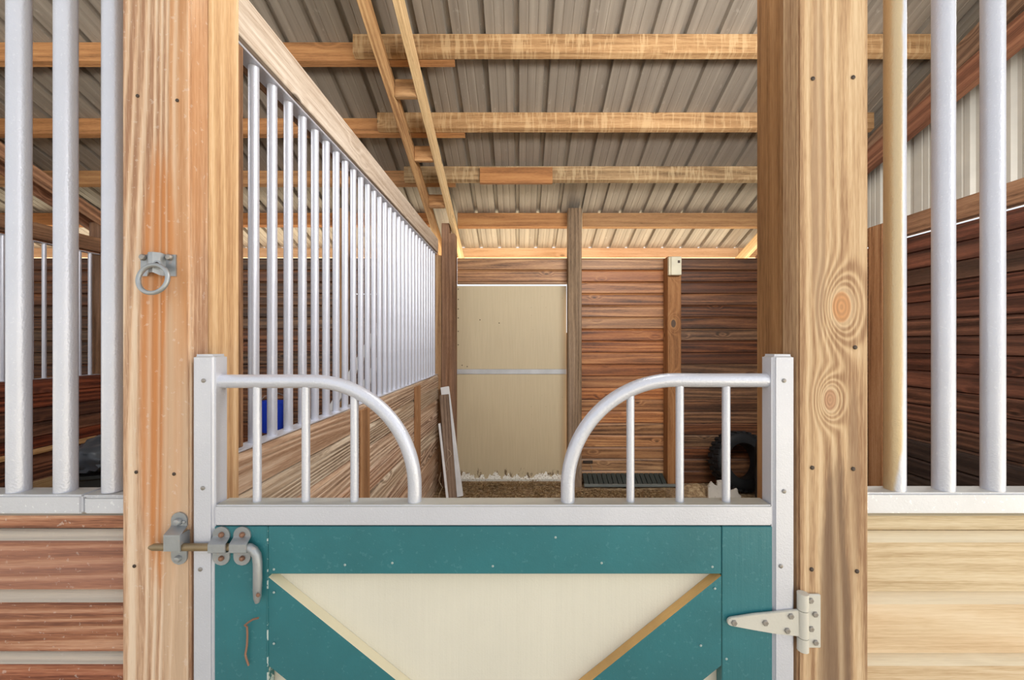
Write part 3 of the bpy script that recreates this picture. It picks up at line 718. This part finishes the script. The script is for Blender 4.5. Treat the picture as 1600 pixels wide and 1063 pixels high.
# latch keeper on the post
lk = empty('latch_keeper', P(276, 880, ZP), 'galvanised latch keeper bracket on the left front post, receiving the bolt', 'latch')
lobe('keeper_strap', 279.5, 801, 883, 12.4, 827, 853, ZP-.0035, .0245, M['galv'], lk, skew=5)
box('keeper_side', X(290, .80)-.0012, X(290, .80)+.0012, .784, .8095, H(858, .80), H(831, .80), M['galv'], lk, .0005)
for px, py, r in ((279, 815, .0075), (279, 873, .0066)): ballhead('rivet', P(px, py, ZP-.0036), r, M['galv'], lk, 1.0)
ballhead('rivet', P(288, 815.5, ZP-.0036), .0035, M['galv'], lk, 1.0)
# tie ring
tr = empty('tie_ring', P(247, 433, ZP), 'galvanised tie ring hanging from a bent plate on the left front post', 'ring')
def plate():
    zz = ZP-.003
    rows = [(219.5, 0), (229.5, 0), (231.5, .015), (238, .0165), (250, .010), (259, .0), (274.5, 0)]
    bm = bmesh.new(); R = []
    for px, d in rows:
        yt = 397+(1.5 if d < .01 else 0); ybm = 432-(4 if .01 < d else 0)
        xx = X(px, zz-d)
        R.append([bm.verts.new((xx, zz-d, H(yt, ZP))), bm.verts.new((xx, zz-d, H(ybm, ZP))), bm.verts.new((xx, zz-d+.0028, H(ybm, ZP))), bm.verts.new((xx, zz-d+.0028, H(yt, ZP)))])
    for a, b in zip(R, R[1:]):
        for i in range(4): bm.faces.new((a[i], a[(i+1) % 4], b[(i+1) % 4], b[i]))
    bm.faces.new(R[0]); bm.faces.new(R[-1])
    c = Vector((X(247, ZP), zz, H(415, ZP)))
    for v in bm.verts: v.co -= c
    finish(bm, 'plate', M['galv'], tr, c)
plate()
for px, py in ((224.5, 402.5), (265.5, 402.5)): ballhead('bolt', P(px, py, ZP-.0032), .0065, M['bolt'], tr, 1.0)
lathe('eye_hole', [(.0085, 0), (.0085, -.0012), (.0055, -.002), (.0055, 0), (.0085, 0)], 'y', P(246, 414, ZP-.0185), M['galv'], tr, 20)
ballhead('hole', P(246, 414, ZP-.0185), .0055, M['screw'], tr, .1)
rc = P(240.5, 436.3, .785); RR = .0285
pts = [rc+Vector((RR*math.cos(t), -.002+.004*math.sin(t), RR*math.sin(t)*.98)) for t in [2*math.pi*k/40+.8 for k in range(41)]]
tube('ring', pts, .0043, M['galv'], tr, 12, cap=False)

# ------------------------------------------------------------------ things at the back of the stall
def lean(name, bot, top, w, t, mat, label, cat, wdir=(1, 0, 0)):
    b, tp = Vector(bot), Vector(top); d = tp-b; L = d.length; dz_ = d.normalized()
    wd = Vector(wdir); wd = (wd-dz_*wd.dot(dz_)).normalized(); td = dz_.cross(wd)
    bm = bmesh.new(); bmesh.ops.create_cube(bm, size=1)
    for v in bm.verts: v.co = Vector((v.co.x*w, v.co.y*t, v.co.z*L))
    bmesh.ops.bevel(bm, geom=list(bm.edges), offset=min(w, t)*.08, segments=1, affect='EDGES')
    o = finish(bm, name, mat, None, (b+tp)/2)
    from mathutils import Matrix
    R = Matrix((wd, td, dz_)).transposed()
    if R.determinant() < 0: R = Matrix((wd, -td, dz_)).transposed()
    o.rotation_euler = R.to_euler()
    return tag(o, label, cat)
def Pf(px, Z): return Vector((X(px, Z), Z, .02))
lean('white_board', (X(717, 3.98), 3.98, .03), P(695, 605, 4.24), .088, .035, M['white_pl'], 'long white board leaning on the brown post left of the cream door', 'board')
lean('grey_plank', (X(706.5, 3.92), 3.92, .03), P(694, 617, 4.19), .095, .022, M['grey_plank'], 'weathered grey-brown plank leaning in front of the white board', 'board')
lean('white_lath', (X(700, 3.80), 3.80, .03), P(686.5, 662, 4.10), .022, .012, M['white_pl'], 'thin white lath leaning against the partition beside the grey plank', 'board')
def wave(pts, lab, r=.0022):
    o = tube('string', [P(*p) for p in pts], r, M['string'], None, 8); return tag(o, lab, 'string')
wave([(699, 702, 3.97), (704, 706, 3.95), (705.5, 710, 3.95), (700, 717, 3.94), (697, 725, 3.93), (699, 731, 3.93), (700, 734, 3.93), (697, 738, 3.93)], 'kinked pale wire strip on the grey leaning plank')
wave([(689, 738, 3.86), (688, 744, 3.86), (685.5, 750, 3.86), (688, 756, 3.86), (691.5, 762, 3.86), (688, 768, 3.86), (686, 775, 3.86), (686, 782, 3.86)], 'kinked pale wire strip beside the foot of the thin white lath')
wave([(923.5, 719, 4.432), (922.5, 724, 4.43), (925, 732, 4.43), (925, 741, 4.43), (921, 750, 4.43), (917, 758, 4.42)], 'thin pale string hanging on the back wall right of the tall post', .002)
tag(box('bracket', X(911, 4.43), X(926, 4.43), 4.425, 4.439, H(724, 4.43), H(720, 4.43), M['screw'], None, .002), 'small dark metal strip on the back wall above the pale string', 'bracket')
# dark corrugated strip along the wall foot
cs = empty('corrugated_strip', (1.2, 4.36, .03), 'dark corrugated strip lying along the foot of the back wall', 'strip')
x_a, x_b = X(912, 4.28), X(1058, 4.28)
box('edge', x_a, x_b, 4.24, 4.275, .03, .055, M['strap_edge'], cs)
x = x_a+.01
while x < 1.53:
    prism('rib', [(4.276, .03), (4.276, .05), (4.42, .12), (4.42, .03)], 'x', x, x+.044, M['strip'], cs); x += .052
# tyres
def tire(loc, R, wd, rotz, tilt, label):
    t = empty('tire', loc, label, 'tire')
    prof = [(R*.60, -wd*.36), (R*.63, -wd*.46), (R*.80, -wd*.5), (R*.95, -wd*.44), (R, -wd*.34), (R*1.01, 0), (R, wd*.34), (R*.95, wd*.44), (R*.80, wd*.5), (R*.63, wd*.46), (R*.60, wd*.36), (R*.62, 0), (R*.60, -wd*.36)]
    body = lathe('casing', prof, 'y', loc, M['black'], t, 56)
    for s in range(28):
        th = 2*math.pi*s/28
        for sg in (-1, 1):
            bm = bmesh.new(); bmesh.ops.create_cube(bm, size=1)
            for v in bm.verts: v.co = Vector((v.co.x*.02+R*1.0, v.co.y*wd*.42+sg*wd*.22, v.co.z*R*.13))
            a = th+(0 if sg > 0 else math.pi/28); ca, sa = math.cos(a), math.sin(a)
            for v in bm.verts: v.co = Vector((v.co.x*ca-v.co.z*sa, v.co.y, v.co.x*sa+v.co.z*ca))
            finish(bm, 'tread_block', M['black'], t, loc)
    t.rotation_euler = (tilt, 0, rotz)
    return t
tire((2.31, 4.22, .315), .295, .20, math.radians(8), math.radians(-12), 'black tire leaning against the dark boards at the right of the back wall')
tire((2.30, 3.72, .335), .315, .20, math.radians(62), math.radians(0), 'black tire standing nearest the right gate stile, seen mostly from its tread')
# jagged white scrap in front of the tyre
pr = [(1107, 774), (1107, 760), (1112, 753), (1117, 758), (1121, 760), (1121, 752), (1130, 751), (1134, 764), (1140, 768), (1152, 764), (1154, 772), (1158, 775), (1158, 790), (1107, 790)]
zz = 3.96
tag(prism('jagged_scrap', [(X(a, zz), max(H(b, zz), .012)) for a, b in pr], 'y', zz, zz+.02, M['white_rag'], None), 'broken jagged white scrap standing on the dirt before the tires', 'scrap')
# earth heap against the wall
def heap(cx, cy, rx, ry, h, label, mat, name='dirt_heap'):
    bm = bmesh.new(); n = 24; m_ = 8; V = []
    for j in range(m_+1):
        r = j/m_; V.append([])
        for i in range(n):
            a = 2*math.pi*i/n; x = rx*r*math.cos(a); y = ry*r*math.sin(a)
            z = h*(1-r*r)**1.3*(1+.35*mn.noise((x*9+cx, y*9, 1)))
            V[-1].append(bm.verts.new((x, y, z)))
    for j in range(m_):
        for i in range(n): bm.faces.new((V[j][i], V[j][(i+1) % n], V[j+1][(i+1) % n], V[j+1][i]))
    bmesh.ops.remove_doubles(bm, verts=bm.verts, dist=1e-4)
    return tag(finish(bm, name, mat, None, (cx, cy, .008), True), label, 'dirt')
heap(1.80, 4.14, .24, .13, .10, 'low heap of brown dirt between the corrugated strip and the tires', M['dirt'])
# straw, leaves and crumbs (nobody could count them)
bm = bmesh.new(); rnd = random.Random(4)
for i in range(5200):
    x = rnd.uniform(-.62, 1.5); y = rnd.uniform(3.7, 4.41)
    if y > 4.2 and x > .45: y -= .25
    L = rnd.uniform(.006, .045); w = rnd.uniform(.002, .012); a = rnd.uniform(0, 6.28); z = fl(x, y)+rnd.uniform(.0, .022)*(1 if y > 4.2 else .5)
    ca, sa = math.cos(a), math.sin(a); tz_ = rnd.uniform(-.4, .4)*L
    c = [Vector((x+ca*u*L-sa*v*w, y+sa*u*L+ca*v*w, z+tz_*u+(.004 if v > 0 else 0))) for u, v in ((-.5, -.5), (.5, -.5), (.6, .5), (-.4, .5))]
    vs = [bm.verts.new(p) for p in c]; top = bm.verts.new(sum(c, Vector())/4+Vector((0, 0, .003)))
    for k in range(4): bm.faces.new((vs[k], vs[(k+1) % 4], top))
    bm.faces.new(vs[::-1])
lt = dirt_mat('leaf_litter', [(70, 48, 30), (128, 98, 62), (198, 176, 134)], 40.0)
tag(finish(bm, 'leaf_litter', lt, None, (0, 0, 0)), 'dry leaves and straw strewn on the dirt at the foot of the back wall', 'litter', kind='stuff')

# ------------------------------------------------------------------ things in the left stall
bt = empty('feed_tub', P(426, 676, 4.30), 'blue plastic tub hanging on the back wall of the left stall', 'tub')
bm = bmesh.new(); rings = []
cxx = X(426, 4.33); zt_, zb_ = H(627, 4.33), H(676, 4.33)
secs = [(zb_+.012, .085, .045), (zb_, .1, .055), (zb_+.02, .118, .066), (zt_-.03, .134, .074), (zt_-.03, .142, .08), (zt_, .144, .082), (zt_, .13, .07), (zb_+.03, .112, .06)]
def rrect(w, d, n=24):
    out = []
    for k in range(n):
        t = 2*math.pi*k/n; c, s = math.cos(t), math.sin(t)
        p = 4.0; r = (abs(c)**p+abs(s)**p)**(-1/p); out.append((w*r*c, d*r*s))
    return out
secs = secs[1:]
for z, w, d in secs: rings.append([bm.verts.new((a, b, z-zb_)) for a, b in rrect(w, d)])
for a, b in zip(rings, rings[1:]):
    for k in range(24): bm.faces.new((a[k], a[(k+1) % 24], b[(k+1) % 24], b[k]))
bm.faces.new(rings[0]); bm.faces.new(rings[-1])
finish(bm, 'bucket', M['blue'], bt, (cxx, 4.342, zb_), True)
tube('bail', [(cxx-.143, 4.335, zt_-.01), (cxx-.12, 4.38, zt_+.045), (cxx, 4.42, zt_+.075), (cxx+.12, 4.38, zt_+.045), (cxx+.143, 4.335, zt_-.01)], .003, M['galv'], bt, 8)
for k, (a, b) in enumerate((((520, 640), (600, 497)), ((566, 612), (612, 530)))):
    Zq = 4.22
    pa, pb = P(*a, Zq), P(*b, Zq); d = (pb-pa); s0 = (.05-pa.z)/d.z; bo = pa+d*s0; s1 = (CH+.75-pa.z)/d.z if k == 0 else (CH+.4-pa.z)/d.z; tp = pa+d*s1
    lean('white_pole', (bo.x, 4.12, .03), (tp.x, 4.24, tp.z), .07, .04, M['white_pl'], ('longer' if k == 0 else 'shorter')+' white board leaning slantwise on the back wall behind the partition bars', 'board')
# dark bin under a crumpled black sheet
bn = empty('waste_bin', (-3.04, 3.0, .015), 'dark bin under a crumpled black plastic sheet in the left stall, behind the left bars', 'bin')
zb2 = H(728, 3.0)
lathe('body', [(.20, .015), (.21, .02), (.25, zb2-.03), (.262, zb2-.02), (.262, zb2), (.24, zb2), (.24, zb2-.05)], 'z', (-3.04, 3.0, 0), M['dark_bin'], bn, 32)
bm = bmesh.new(); bmesh.ops.create_icosphere(bm, subdivisions=4, radius=1)
for v in bm.verts:
    nn = mn.noise(v.co*2.2)*.22+mn.noise(v.co*5)*.1; v.co = v.co*(1+nn); v.co = Vector((v.co.x*.26, v.co.y*.26, v.co.z*.15))
    v.co.z = max(v.co.z, -.06)
finish(bm, 'sheet', M['black_plastic'], bn, (-3.04, 3.0, zb2+.08), True)
